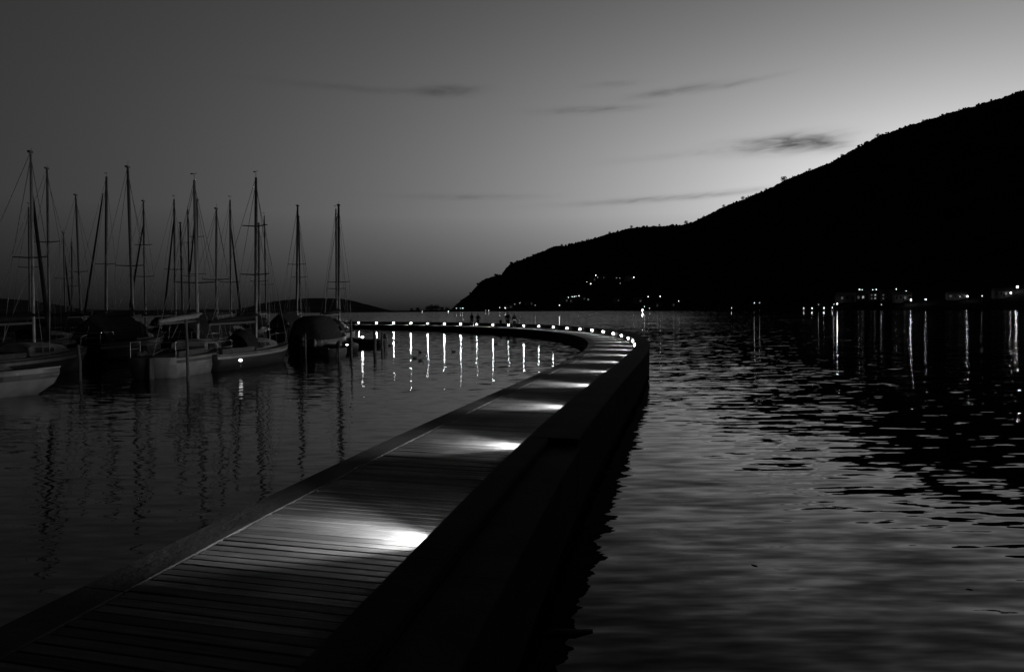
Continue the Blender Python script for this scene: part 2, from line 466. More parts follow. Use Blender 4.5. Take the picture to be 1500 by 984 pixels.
# ------------------------------------------------------------------ hills
def interp(t, x):
    if x <= t[0][0]: return t[0][1]
    for (a, b), (c_, d) in zip(t, t[1:]):
        if x <= c_: return b + (d - b) * (x - a) / (c_ - a)
    return t[-1][1]
def make_hill(name, sky, shore, ratio, mt, stepx, namp, rows=26, prof=1.15, nsc=.05):
    x0, x1 = sky[0][0], sky[-1][0]
    n = int((x1 - x0) / stepx)
    secs = []
    for i in range(n + 1):
        px = x0 + (x1 - x0) * i / n
        py = interp(sky, px)
        py += namp * (noise.noise((px * nsc * 4, 3.1, 0)) * .55 + noise.noise((px * nsc * 14, 8.1, 0)) * .45 + noise.noise((px * nsc, 1, 5)) * .8)
        a, e = azel(px, py)
        ds = interp(shore, px)
        row = []
        H = math.tan(e) * ds * ratio + HC
        H = max(H, .6)
        for j in range(rows + 5):
            u = j / rows
            d = ds * (1 + (ratio - 1) * u)
            if u <= 1:
                z = -.6 + (H + .6) * (u ** prof)
                if 0 < u < 1: z *= 1 + .10 * noise.noise((px * .02, u * 4, 7)) * (1 - u)
            else:
                z = H * (1 - (u - 1) * 1.2)
            row.append((sin(a) * d, cos(a) * d, z))
        secs.append(row)
    mb = MB(); mb.loft(secs)
    mb.f = [f[::-1] for f in mb.f]
    o = mb.build(name, mt, smooth=True)
    tag(o, kind='structure')
    return o, BVHTree.FromPolygons([tuple(v) for v in mb.v], mb.f)
SKY_R = [(655, 457), (668, 448), (678, 438.5), (690, 428), (700, 416), (710, 408), (724, 404.5), (735, 402), (741, 393), (748, 386), (770, 378), (790, 370), (812, 361),
         (832, 358.5), (860, 352), (893, 342), (925, 333.5), (960, 331), (1000, 329.5), (1015, 325), (1030, 318), (1060, 303), (1090, 291), (1125, 277), (1150, 264), (1182, 251),
         (1215, 239), (1245, 222), (1280, 203), (1310, 191), (1350, 178), (1400, 163), (1450, 149), (1500, 132), (1600, 100), (1750, 60), (2000, 30), (2400, 20), (3200, 120)]
SH_R = [(655, 2300), (720, 2200), (900, 1900), (960, 1500), (1060, 1350), (1150, 1050), (1226, 900), (1330, 800), (1500, 760), (3200, 700)]
hill, bvh_r = make_hill('hill', SKY_R, SH_R, 2.3, M_hill, 1.0, 2.2)
SKY_L = [(-700, 448), (-300, 440), (-60, 436), (0, 437), (40, 439.5), (70, 444), (100, 449), (130, 453.5), (160, 454), (200, 454.5), (240, 454), (300, 453), (345, 453.5), (375, 455), (400, 458)]
SH_L = [(-700, 600), (0, 760), (120, 900), (250, 1500), (400, 1900)]
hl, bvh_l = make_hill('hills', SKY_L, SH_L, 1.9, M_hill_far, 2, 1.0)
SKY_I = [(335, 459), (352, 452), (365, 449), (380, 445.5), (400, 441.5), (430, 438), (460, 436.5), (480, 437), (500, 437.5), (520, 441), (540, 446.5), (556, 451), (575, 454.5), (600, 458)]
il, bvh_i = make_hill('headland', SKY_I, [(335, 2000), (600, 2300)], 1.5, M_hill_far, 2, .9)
SKY_S = [(545, 458), (570, 455.5), (600, 454.6), (630, 454), (660, 453.5), (700, 455), (720, 458)]
sl_, bvh_s = make_hill('shore', SKY_S, [(545, 2300), (720, 2150)], 1.15, M_hill, 2, .6, rows=8)

# ------------------------------------------------------------------ trees on the skylines
def tree(px, py, hpx, Y, label, group, wide=1.0, seed=0):
    r = random.Random(seed)
    base = at(px, py, Y); h = hpx / F * Y
    root = tag(empty('tree', base), label, 'tree', group)
    t = MB(); t.tube([(0, 0, -h*.3), (0, 0, h*.25), (h*.03, 0, h*.6)], [h*.05, h*.04, h*.015], 6)
    for k in range(3):
        a = r.uniform(0, 2*pi); t.tube([(0, 0, h*.3), (cos(a)*h*.2*wide, sin(a)*h*.2*wide, h*.6)], [h*.02, h*.008], 5)
    t.build('trunk', M_bark, root)
    c_ = MB()
    for k in range(230):
        a, b_ = r.uniform(0, 2*pi), r.uniform(-1, 1); rr = r.random() ** .45
        q = Vector((cos(a)*sqrt(1-b_*b_)*h*.5*wide*rr, sin(a)*sqrt(1-b_*b_)*h*.5*wide*rr, h*.5 + b_*h*.5*rr))
        sz = h * .085
        n = len(c_.v)
        ax = Vector((r.uniform(-1, 1), r.uniform(-1, 1), r.uniform(-1, 1))).normalized(); bx = ax.orthogonal().normalized()
        c_.v += [q - ax*sz, q + bx*sz*.8, q + ax*sz, q - bx*sz*.8]
        c_.f.append((n, n+1, n+2, n+3))
    c_.build('crown', M_leaf, root)
    return root
ridge = [(893, 342.5, 3.5), (925, 334, 4), (966, 331, 3), (1005, 328, 5), (1060, 303.5, 4), (1088, 292.5, 5), (1122, 279.5, 4), (1148, 266.5, 8.5), (1186, 250.5, 4), (1233, 229.5, 4), (1286, 201, 5.5), (1352, 178.5, 3.5), (1405, 162.5, 3)]
for i, (a, b_, c_) in enumerate(ridge):
    lab = ('tallest lone round tree on the ridge of the dark hill, below the lens cloud' if i == 7
           else 'small lone tree on the dark hill ridge, %s ridge tree from the left' % ordw(i + 1))
    tree(a, b_, c_, interp(SH_R, a) * 2.3 * cos(azel(a, b_)[0]), lab, 'trees on the hill ridge', 1.15, 50 + i)
# low scrub along the crest and the upper slope: nobody could count it
r_ = random.Random(12); mb = MB(); px = 668
vv = hill.data.vertices; per = 26 + 5; ncol = len(vv) // per
for col_ in range(ncol):
    for q in range(r_.choice((0, 0, 1, 1, 2))):
        u_ = r_.choice((26, 26, 26, 25, 24, 22))
        p0 = vv[col_ * per + u_].co; dist = sqrt(p0.x**2 + p0.y**2)
        if col_ > 950 or noise.noise((col_ * .06, 2.2, 0)) + .5 * noise.noise((col_ * .21, 5.2, 0)) < r_.uniform(-.25, .3): continue
        sz = dist / F * (r_.uniform(.5, 1.3) if r_.random() < .9 else r_.uniform(1.2, 2.2))
        mb.blob((p0.x + r_.uniform(-1, 1)*sz, p0.y, p0.z + sz*r_.uniform(-.2, .55)), (sz*r_.uniform(.7, 1.5), sz, sz*r_.uniform(.6, 1.1)), 5, 3, .3, r_)
tag(mb.build('scrub', M_leaf), 'low dark scrub along the crest of the hill', 'scrub', kind='stuff')
for i, (a, b_, c_) in enumerate([(603, 455, 4), (612, 455, 5), (627, 454.8, 7), (633, 454.6, 8.5), (640, 454.5, 8), (647, 454.6, 5.5), (655, 454.6, 5)]):
    tree(a, b_, c_, 2330 * cos(azel(a, b_)[0]), 'far dark tree on the low spit, %s spit tree from the left' % ordw(i + 1), 'trees on the low spit', 1.3, 80 + i)

# ------------------------------------------------------------------ lights and houses on the far shore
def hit(bvh, px, py):
    d = ray(px, py).normalized()
    loc, nrm, idx, dist = bvh.ray_cast(Vector((0, 0, HC)), d)
    return loc
GLOBE = {}
def globe_mat(st):
    k = 'lamp_globe_%d' % st
    return mat(k, .8, .4, .05, 1, emis=st)
def shore_lamp(bvh, px, py, strength, rad, label, group, drops=(2.0, 3.0, 1.2, 4.0, .5)):
    y = py
    p = None
    drop = 3.0
    for dd in drops:
        p = hit(bvh, px, py + dd)
        if p is not None and p.z > -.3: break
    if p is None: return None
    base = p
    top = at(px, py, p.y)
    h = max(2.2, min(top.z - base.z, 9.0))
    base = Vector((top.x, top.y, top.z - h))
    root = tag(empty('street_lamp', base), label, 'street lamp', group)
    t = MB(); t.tube([(0, 0, -1.5), (0, 0, h*.9), (0, -rad*.4, h)], [.14, .09, .06], 6); t.box((0, -rad*.5, h + rad*1.05), (rad*1.2, rad*1.2, rad*.2))
    t.build('pole', M_pole, root)
    g = MB(); g.blob((0, -rad*.5, h), (rad, rad, rad), 6, 4)
    g.build('lamp_globe', globe_mat(strength), root, True)
    return root
def cluster(bvh, items, fmt, group):
    items = sorted(items)
    for i, (px, py, st, rd) in enumerate(items):
        shore_lamp(bvh, px, py, st, rd, fmt % ordw(i + 1), group)
Bq, Mq, Dq = 12, 5, 2
cluster(bvh_r, [(668.5, 451.5, Mq, .9), (674.5, 451.5, Mq, .8), (678, 451.3, Bq, .9), (711.5, 454.5, Dq, .8), (716, 454.6, Mq, .8)],
        'lamp at the low tip of the hill, %s from the left', 'lamps at the tip of the hill')
cluster(bvh_r, [(732, 450.5, Mq, .8), (740, 451, Bq, .9), (743, 447, Mq, .9), (748, 446.5, Bq, 1.2), (754, 445.2, Dq, .8), (761.5, 443.4, Mq, .8), (775, 442, Mq, .9), (784, 447, Dq, .8)],
        'lamp on the shore road before the terrace, %s from the left', 'lamps on the shore road')
cluster(bvh_r, [(820, 437.6, Mq, .8), (825, 436.8, Bq, .8), (829, 436, Mq, .8), (833, 435.6, Bq, .8), (838, 434.8, Bq, .8), (841.5, 434.2, Bq, .8), (844, 433.8, Mq, .8), (848, 433.2, Bq, .8), (852, 433.2, Mq, .8)],
        'lamp in the tight bright terrace row, %s from its left end', 'lamps of the lit terrace')
cluster(bvh_r, [(819.5, 447, Bq, .9), (836.7, 442, Dq, .8), (842, 441, Bq, 1.0), (861.5, 438.5, Dq, .8), (902, 437, Mq, .7), (902.3, 439.6, Mq, .7), (931, 437, Dq, .7)],
        'lamp below the lit terrace near the shore, %s from the left', 'lamps below the terrace')
cluster(bvh_r, [(859.5, 413, Mq, .8), (865, 406.5, Mq, .9), (865.2, 415.8, Bq, 1.2), (872.8, 403.2, Bq, 1.2), (875.5, 406.3, Dq, .7), (884, 405.2, Mq, .7), (903, 407, Dq, .7), (908, 407, Dq, .7), (908.5, 415, Dq, .7),
                (917.3, 407.3, Bq, 1.2), (922, 407, Mq, .7), (928.5, 406.2, Bq, 1.0)],
        'lamp high on the dark hillside, %s upper light from the left', 'lamps high on the hillside')
cluster(bvh_r, [(944, 449, Mq, .7), (949.5, 434.6, Bq, .8), (951.5, 451.5, Mq, .5), (967, 434, Bq, .8), (968.3, 446, Bq, .8), (989, 446.7, Mq, .7), (994, 441, Mq, .7), (1071.5, 451, Mq, .6), (1105, 443.5, Mq, .6), (1112.7, 443.5, Dq, .6)],
        'lamp near the middle shore under the hill, %s from the left', 'lamps on the middle shore')
cluster(bvh_r, [(1177.3, 451.4, Bq, .4), (1189.3, 451.2, 25, .4), (1199, 446, Dq, .4), (1206.7, 451, 25, .42), (1219, 450.5, Bq, .35), (1221.5, 445.5, Mq, .3)],
        'small waterfront lamp before the village, %s from the left', 'waterfront lamps left of the village')
cluster(bvh_r, [(1259, 424.5, 25, .35), (1262.8, 424.2, Bq, .3), (1260.3, 429, 25, .35), (1278.5, 424.6, 25, .35), (1283.5, 424.4, 25, .35), (1295.7, 425.6, 30, .4), (1312.8, 423.5, Bq, .35), (1327.5, 426.3, 30, .35), (1328.8, 429.3, 25, .35), (1291, 446, Mq, .3)],
        'lamp among the lit village buildings, %s from the left', 'lamps among the village buildings')
for (a, b_, st, rd, lb) in [
    (1226.5, 445, 38, .42, 'very bright waterfront lamp at the left end of the village'),
    (1334.3, 439.2, 100, .5, 'very bright quay lamp at the right end of the village buildings'),
    (1356, 438.3, 35, .42, 'bright quay lamp standing alone right of the village buildings'),
    (1417, 434, 45, .5, 'bright lamp on the empty shore between village and pale house'),
    (1438.5, 433.5, 4, .4, 'faint lamp just left of the pale house on the right shore'),
    (1457, 430, 110, .5, 'very bright lamp at the left side of the pale house on the shore'),
    (1480.5, 429, 40, .42, 'bright lamp at the right side of the pale house on the shore'),
    (1490, 420, 190, .56, 'highest and brightest shore lamp near the right edge of the photo')]:
    shore_lamp(bvh_r, a, b_, st, rd, lb, 'bright quay lamps on the right shore', (8.0, 6.5, 5.0, 3.5, 2.0))
for (a, b_, st, rd, lb, bv) in [(394, 459, 8, .8, 'lamp at the foot of the far headland, the left of two', bvh_i), (416.5, 457.6, 20, .9, 'brighter lamp at the foot of the far headland, right of its pair', bvh_i),
                            (618.5, 456, 4, .9, 'faint lamp on the low spit, left of the trees', bvh_s), (656.8, 456, 8, .9, 'lamp on the low spit at the foot of the hill, right of the trees', bvh_s),
                            (2, 463, 12, .35, 'small shore lamp at the far left edge behind the marina', bvh_l), (78, 462.6, 5, .35, 'faint shore lamp behind the second mast on the left', bvh_l), (127, 461.8, 5, .4, 'faint shore lamp behind the marina near a furled sail', bvh_l)]:
    shore_lamp(bv, a, b_, st, rd, lb, 'far shore lamps')

# harbour light standing in the water in front of the hill
def beacon():
    p = at(941.2, 454, 620)
    root = tag(empty('harbour_beacon', (p.x, p.y, 0)), 'bright harbour beacon on a post in the water below the hill', 'beacon')
    t = MB(); t.tube([(0, 0, -1), (0, 0, p.z - .3)], [.16, .1], 8); t.build('post', M_pole, root)
    t = MB(); t.tube([(0, 0, p.z - .32), (0, 0, p.z - .26)], [.35, .35], 10); t.build('platform', M_pole, root)
    g = MB(); g.blob((0, 0, p.z), .42, 10, 8); g.build('lamp_globe', globe_mat(90), root, True)
beacon()

def house(bvh, px, py, wpx, hpx, label, group=None, ang=0.0, lit=(0,), wall=None, gable=True, nwin=3, floors=1):
    p = hit(bvh, px, py)
    if p is None: return
    k = p.y / F
    Wd, H = wpx * k, hpx * k
    D = Wd * .6
    root = tag(empty('house', p, ang + atan2(-p.x, p.y) * 0.6), label, 'house', group)
    wm = wall or M_wall_dark
    t = MB(); t.box((0, 0, H/2 - 1), (Wd, D, H + 2)); t.build('wall', wm, root)
    r = MB(); rh = H * .55
    if gable:
        prof = [(-D/2 - .4, H + .02), (0, H + rh), (D/2 + .4, H + .02)]
        r.loft([[(xx, a, z) for a, z in prof] for xx in (-Wd/2 - .4, Wd/2 + .4)], closed=True, cap0=True, cap1=True)
    else:
        r.box((0, 0, H + .2), (Wd + .6, D + .6, .36))
    ro = r.build('roof', M_roof, root)
    ch = MB(); ch.box((Wd*.25, .2, H + rh*.75), (Wd*.06, Wd*.06, rh*.8)); ch.build('chimney', M_wall_dark, ro)
    fh = H / floors
    for fl in range(floors):
        for i in range(nwin):
            xx = -Wd/2 + Wd * (i + .5) / nwin
            wi = MB(); wi.box((xx, -D/2 - .04, fh * (fl + .55)), (Wd / nwin * .4, .1, fh * .42))
            idx = fl * nwin + i
            wi.build('window', M_lit if idx in lit else (M_dim if (idx * 7 + int(px)) % 3 == 0 else M_glass), root)
    d = MB(); d.box((Wd*.02, -D/2 - .05, fh*.22), (min(1.2, Wd*.1), .12, fh*.44)); d.build('door', M_glass, root)
hs = [(745, 452, 11, 4.5), (775, 447, 10, 4), (826, 443, 12, 5), (840, 443.5, 11, 5), (853, 440, 9, 4.5), (868, 412, 9, 4), (884, 409, 8, 4), (922, 411, 12, 4.5), (905, 443, 9, 5), (934, 444, 14, 5.5), (966, 450, 9, 4.5), (990, 449, 10, 4.5)]
for i, (a, b_, c_, d) in enumerate(hs):
    house(bvh_r, a, b_, c_, d, 'small dark house under the hill, %s house from the left along the middle shore' % ordw(i + 1), 'houses under the dark hill', random.uniform(-.3, .3), lit=(), nwin=3)
house(bvh_r, 1245, 441, 34, 8, 'long low dark shed with a pale roof edge at the left of the village', 'village buildings', .1, (), M_wall_dark, True, 5)
house(bvh_r, 1263, 440.5, 18, 9, 'village building beneath the stack of lamps, left of the bright facade', 'village buildings', 0, (1,), M_wall, True, 3)
house(bvh_r, 1281, 440, 14, 10, 'narrow village building with a brightly lit facade below twin lamps', 'village buildings', 0, (1, 4), M_wall, True, 3, 2)
house(bvh_r, 1299, 440, 15, 10, 'village building with a lit gable behind the single lamp', 'village buildings', -.1, (), M_wall, True, 3, 2)
house(bvh_r, 1321, 441, 22, 9, 'wide village building beside the very bright quay lamp', 'village buildings', 0, (), M_wall, True, 4)
house(bvh_r, 1401, 437, 24, 6, 'low dark boathouse on the empty right shore', 'village buildings', 0, (), M_wall_dark, True, 4)
house(bvh_r, 1468, 434.5, 22, 8, 'pale house between two bright lamps near the right edge', 'village buildings', 0, (), M_wall, True, 4)

# ------------------------------------------------------------------ boats
def hull_secs(L, B, Fb, n=14, stern=.72, bowrake=.13, conv=1.0):
    secs = []
    for i in range(n + 1):
        t = i / n
        sh = stern + (1 - stern) * sin(min(t / .5, 1) * pi / 2) if t < .5 else max(.015, 1 - ((t - .5) / .5) ** 2.2)
        b_ = B / 2 * sh
        zs = Fb * (.96 + .32 * t * t + .06 * (1 - t) ** 2)
        zk = -.30 * (1 - (2*t - 1) ** 4) - .03
        pr = [(0, zk, 0), (.45*b_, zk*.8, .1), (.86*b_, -.02, .35), (.97*b_, zs*.4, .65), (b_*1.0, zs*.75, .9), (b_*.985, zs, 1.0)]
        y0 = -L/2 + L * t
        row = []
        for (xx, zz, fr) in pr:
            yy = y0 - L * bowrake * (t ** 4) * (1 - fr) ** conv + L * .03 * ((1 - t) ** 6) * (1 - fr)
            row.append((xx, yy, zz))
        secs.append(row)
    return secs
def hull_mesh(L, B, Fb, **k):
    hs_ = hull_secs(L, B, Fb, **k)
    full = [[(-x_, y_, z_) for (x_, y_, z_) in row[::-1]] + row[1:] for row in hs_]
    m_ = MB(); m_.loft(full, cap0=True, cap1=True)
    return m_, hs_
def deck_mesh(hs_, drop=.02):
    m_ = MB()
    m_.loft([[(-r[-1][0]*.99, r[-1][1], r[-1][2]-drop), (0, r[-1][1], r[-1][2]-drop+.06), (r[-1][0]*.99, r[-1][1], r[-1][2]-drop)] for r in hs_])
    return m_
def band(hs_, f0, f1, o=.012):
    m_ = MB()
    for sgn in (1, -1):
        secs = []
        for r in hs_:
            a, b_, c_ = Vector(r[3]), Vector(r[4]), Vector(r[5])
            def pt(f):
                z = c_.z * f
                q = b_.lerp(c_, max(0, (z - b_.z) / (c_.z - b_.z))) if z > b_.z else a.lerp(b_, max(0, (z - a.z) / (b_.z - a.z)))
                return Vector((sgn * (q.x + o), q.y, z))
            secs.append([pt(f0), pt(f1)])
        m_.loft(secs)
    return m_

def sailboat(loc, rz, L, B, Fb, masttop, mastr, label, hullm, covm, mastm=None, furl=None, spreaders=(.55,), tent=False, stripe=True, mesh_lean=0.0, boomz=1.15, vane=True, hood=True, seed=0, lantern=False):
    """bow towards local +Y; mast foot at local (0, .08L). masttop and furl are world points"""
    r_ = random.Random(seed)
    root = tag(empty('sailboat', loc, rz), label, 'sailboat', 'sailboats moored in the marina')
    inv = (Matrix.Translation(loc) @ Matrix.Rotation(rz, 4, 'Z')).inverted()
    hm, hs_ = hull_mesh(L, B, Fb)
    hm.build('hull', hullm, root, True)
    deck_mesh(hs_).build('deck', M_deck_paint, root)
    if stripe:
        band(hs_, .72, .86).build('hull_stripe', M_stripe if hullm is not M_hull_dark else M_hull_white, root)
        band(hs_, .93, 1.0).build('rubbing_strake', M_stripe if hullm is not M_hull_dark else M_hull_grey, root)
    # cabin
    zc = Fb * 1.0
    ch = .42 + .02 * L
    cs = []
    for (t, wd, hh) in ((-.06, .60, .9), (-.04, .62, 1.0), (.12, .56, .95), (.24, .42, .7), (.31, .3, .06)):
        yy = L * t; b_ = B / 2 * wd
        cs.append([(-b_, yy, zc - .05), (-b_*.92, yy, zc + ch*hh*.8), (-b_*.6, yy, zc + ch*hh), (0, yy, zc + ch*hh*1.06), (b_*.6, yy, zc + ch*hh), (b_*.92, yy, zc + ch*hh*.8), (b_, yy, zc - .05)])
    cb = MB(); cb.loft(cs, cap0=True, cap1=True)
    cab = cb.build('cabin', hullm if hullm is not M_hull_dark else M_hull_grey, root)
    for sg in (-1, 1):
        wi = MB(); wi.loft([[(sg*(B/2*.605 + .012), -.02*L, zc + ch*.32), (sg*(B/2*.575 + .012), -.02*L, zc + ch*.68)], [(sg*(B/2*.565 + .012), .12*L, zc + ch*.32), (sg*(B/2*.535 + .012), .12*L, zc + ch*.62)]])
        wi.build('window', M_glass, cab)
    # cockpit coaming, tiller and rudder
    co = MB()
    for sg in (-1, 1): co.box((sg*B*.3, -L*.26, zc + .1), (.08, L*.34, .24))
    co.build('coaming', M_deck_paint, root)
    ru = MB(); ru.box((0, -L*.5 - .06, Fb*.25), (.05, .26, Fb*1.5)); ru.tube([(0, -L*.5, Fb + .12), (0, -L*.36, Fb + .3)], .02, 6)
    ru.build('rudder', M_wood_dark, root)
    # mast
    top = inv @ Vector(masttop); base = Vector((0, .08*L, zc + ch*.9))
    mm = MB(); mm.tube([base, base.lerp(top, .8), top], [mastr, mastr, mastr*.72], 8)
    mt_ = mm.build('mast', mastm or M_alu, root)
    def mp(f): return base.lerp(top, f)
    for f in spreaders:
        q = mp(f); wd = B * .36 * (1.15 - .4 * f)
        sm = MB(); sm.tube([q + Vector((-wd, -.1, .04)), q, q + Vector((wd, -.1, .04))], [.024, .034, .024], 6); sm.build('spreader', M_alu, mt_)
    if vane and seed % 5 in (0, 3):
        v = MB(); v.tube([top, top + Vector((0, 0, .28))], .012, 5); v.tube([top + Vector((-.16, .1, .3)), top + Vector((.16, -.1, .28))], .012, 5); v.box(top + Vector((-.15, .1, .3)), (.09, .01, .06))
        v.build('wind_vane', M_wire, mt_)
    else:
        v = MB(); v.box(top + Vector((0, -.03, -.02)), (mastr*1.9, mastr*3.2, .09)); v.tube([top, top + Vector((.03, 0, r_.uniform(.12, .4)))], .009, 5)
        v.build('masthead', M_wire, mt_)
    # rigging
    for sg in (-1, 1):
        q = mp(spreaders[0]); wd = B * .36 * (1.15 - .4 * spreaders[0])
        sh = MB(); sh.tube([(sg*B*.46, .02*L, Fb), q + Vector((sg*wd, -.1, .04)), mp(.97)], .012, 5); sh.build('shroud', M_wire, root)
        sh = MB(); sh.tube([(sg*B*.45, -.02*L, Fb), mp(spreaders[0] - .02)], .010, 5); sh.build('shroud', M_wire, root)
    bk = MB(); bk.tube([top, (0, -L*.49, Fb + .05)], .011, 5); bk.build('backstay', M_wire, root)
    bow = Vector((0, L*.495, hs_[-1][-1][2]))
    if furl:
        a = inv @ Vector(furl[0]); b2 = inv @ Vector(furl[1])
        fm = MB(); fm.tube([a, a.lerp(b2, .08), a.lerp(b2, .6), a.lerp(b2, .95), b2], [.03, .055, .075, .085, .03], 8); fm.build('furled_sail', covm, root)
    else:
        fs = MB(); fs.tube([mp(.94), bow], .012, 5); fs.build('forestay', M_wire, root)
    # boom and its sail cover
    bz = base.z + boomz - .3
    bo = MB(); bo.tube([(0, .07*L, bz), (0, -L*.42, bz - .06)], .05, 8)
    bm = bo.build('boom', M_alu, root)
    if tent:
        tc_ = []
        for t in (-.44, -.42, -.2, .04, .06):
            yy = L*t; zt = bz + (.0 if abs(t + .19) < .24 else -.2)
            tc_.append([(-B*.42, yy, zc + .22), (-B*.3, yy, (zc + zt)/2 + .15), (0, yy, zt + .1), (B*.3, yy, (zc + zt)/2 + .15), (B*.42, yy, zc + .22)])
        tm = MB(); tm.loft(tc_, cap0=True, cap1=True); tm.build('cockpit_tent', covm, root)
    sv = MB(); sv.tube([(0, .06*L, bz + .34), (0, 0, bz + .22), (0, -L*.2, bz + .14), (0, -L*.41, bz + .05)], [(.09, .28), (.12, .24), (.12, .17), (.07, .09)], 10)
    sv.build('sail_cover', covm, bm, True)
    if hood and not tent:
        hd = MB(); pr = []
        for t, hh in ((-.16, .75), (-.1, 1.05), (-.04, 1.0), (.02, .55)):
            yy = L*t; b_ = B*.31
            pr.append([(b_*cos(a), yy, zc + .1 + (ch*.6 + .55)*hh*sin(a)) for a in [pi*k/8 for k in range(9)]])
        hd.loft(pr); hd.build('spray_hood', covm, root, True)
    # rails
    pl = MB()
    zb = hs_[-2][-1][2]
    pl.tube([(-B*.2, L*.36, zb), (-B*.2, L*.37, zb + .5), (0, L*.5, zb + .56), (B*.2, L*.37, zb + .5), (B*.2, L*.36, zb)], .014, 6)
    pl.build('pulpit', M_steel, root)
    ph = MB(); zs = hs_[0][-1][2]; wb = hs_[0][-1][0]*.95
    for dz in (.32, .58):
        ph.tube([(-wb*1.1, -L*.36, zs + dz), (-wb, -L*.485, zs + dz), (wb, -L*.485, zs + dz), (wb*1.1, -L*.36, zs + dz)], .014, 6)
    for sg in (-1, 1):
        for yy in (-.36, -.485): ph.tube([(sg*wb*(1.1 if yy > -.4 else 1), L*yy, zs - .05), (sg*wb*(1.1 if yy > -.4 else 1), L*yy, zs + .58)], .014, 6)
    ph.build('pushpit', M_steel, root)
    if seed % 2 == 0:
        for sg in (-1, 1):
            fe = MB(); fe.blob((sg*(B/2 + .09), -.05*L, Fb*.5), (.1, .1, .28), 8, 6); fe.build('fender', M_hull_white, root, True)
    return root

mast_rows = [
    # top px, top py, base px, row distance, L, B, spreaders, furled (px,py),(px,py), hull, cover, tent, mast radius, lit
    (42, 303, 44, 41, 8.0, 2.3, (.5,), None, 'd', 'd', True, .075),
    (69, 246, 72, 31, 7.6, 2.3, (.55,), None, 'd', 'd', False, .065),
    (93, 340, 96, 50.5, 8.4, 2.5, (.5,), ((94, 368), (103, 450)), 'd', 'd', True, .07),
    (105, 353, 106, 60, 8.8, 2.6, (.45,), None, 'd', 'd', False, .075),
    (111, 285, 119, 41, 8.0, 2.2, (.42,), None, 'd', 'd', True, .08),
    (156, 259, 155, 41, 8.2, 2.2, (.42,), ((151, 283), (123, 466)), 'd', 'd', False, .105),
    (187, 244, 195, 31, 7.6, 2.3, (.4,), None, 'd', 'd', True, .085),
    (210, 294, 213, 41, 8.0, 2.2, (.4, .65), ((210, 328), (190, 452)), 'd', 'd', False, .075),
    (255, 292, 257, 41, 8.0, 2.2, (.45,), ((254.5, 322), (240, 466)), 'd', 'd', False, .08),
    (264, 326, 268, 60, 9.0, 2.6, (.4,), None, 'd', 'd', True, .11),
    (275, 306, 278, 69.5, 9.2, 2.7, (.4, .7), None, 'd', 'd', False, .1),
    (288, 292, 289, 50.5, 8.5, 2.5, (.4, .7), ((286, 318), (278, 400)), 'd', 'd', True, .13),
    (317, 305, 316.5, 31, 7.4, 2.2, (.42,), None, 'd', 'd', True, .065),
    (337, 293, 338.5, 41, 8.0, 2.2, (.35,), ((338, 330), (352, 456)), 'd', 'd', False, .08),
    (379, 327, 380, 50.5, 8.4, 2.4, (.42,), None, 'd', 'd', True, .09),
    (387, 316, 390, 60, 8.8, 2.6, (.35,), None, 'd', 'd', False, .08),
    (436, 301, 434.5, 50.5, 8.4, 2.4, (.5,), None, 'd', 'd', True, .11),
    (437.5, 317, 440.5, 60, 8.8, 2.6, (.42,), None, 'd', 'd', False, .085),
    (492, 306, 493, 50.5, 8.4, 2.4, (.3,), None, 'd', 'd', False, .085),
    (496, 300, 496.5, 41, 8.0, 2.3, (.36,), None, 'g', 'd', False, .1),
]
HM = {'d': M_hull_dark, 'g': M_hull_grey, 'w': M_hull_white}
CM = {'d': M_canvas_dark, 'm': M_canvas_mid, 'l': M_canvas_light}
allm = sorted([m_[0] for m_ in mast_rows] + [45, 284, 375])
for i, (tx, ty, bx, Z, L, B, spd, fu, hmk, cmk, tent, mr) in enumerate(mast_rows):
    Y = Z * SC
    top = at(tx, ty, Y)
    foot = at(bx, 470, Y)
    rz = random.Random(i).uniform(-.06, .06)
    o = Vector((0, .08 * L, 0)); o.rotate(Matrix.Rotation(rz, 3, 'Z').to_euler())
    loc = Vector((foot.x, Y, 0)) - o
    fur = None
    if fu:
        a = at(fu[0][0], fu[0][1], Y); b_ = at(fu[1][0], fu[1][1], Y + L * .38)
        b_.z = max(b_.z, 1.2); a.z = min(a.z, top.z - .3)
        fur = (a, b_)
    n = allm.index(tx) + 1
    feat = ('with a furled headsail' if fu else ('with a canvas cockpit tent' if tent else 'with a covered boom'))
    lab = 'dark sailboat %s, its mast %s from the left' % (feat, ordw(n))
    if hmk == 'g': lab = 'pale moored sailboat behind the canvas-covered boat, its mast last on the right'
    sailboat(loc, rz, L, B, .8 + .02 * L, top, mr, lab, HM[hmk], CM[cmk], None, fur, spd, tent, stripe=(hmk == 'g' or i % 3 == 0), seed=i)

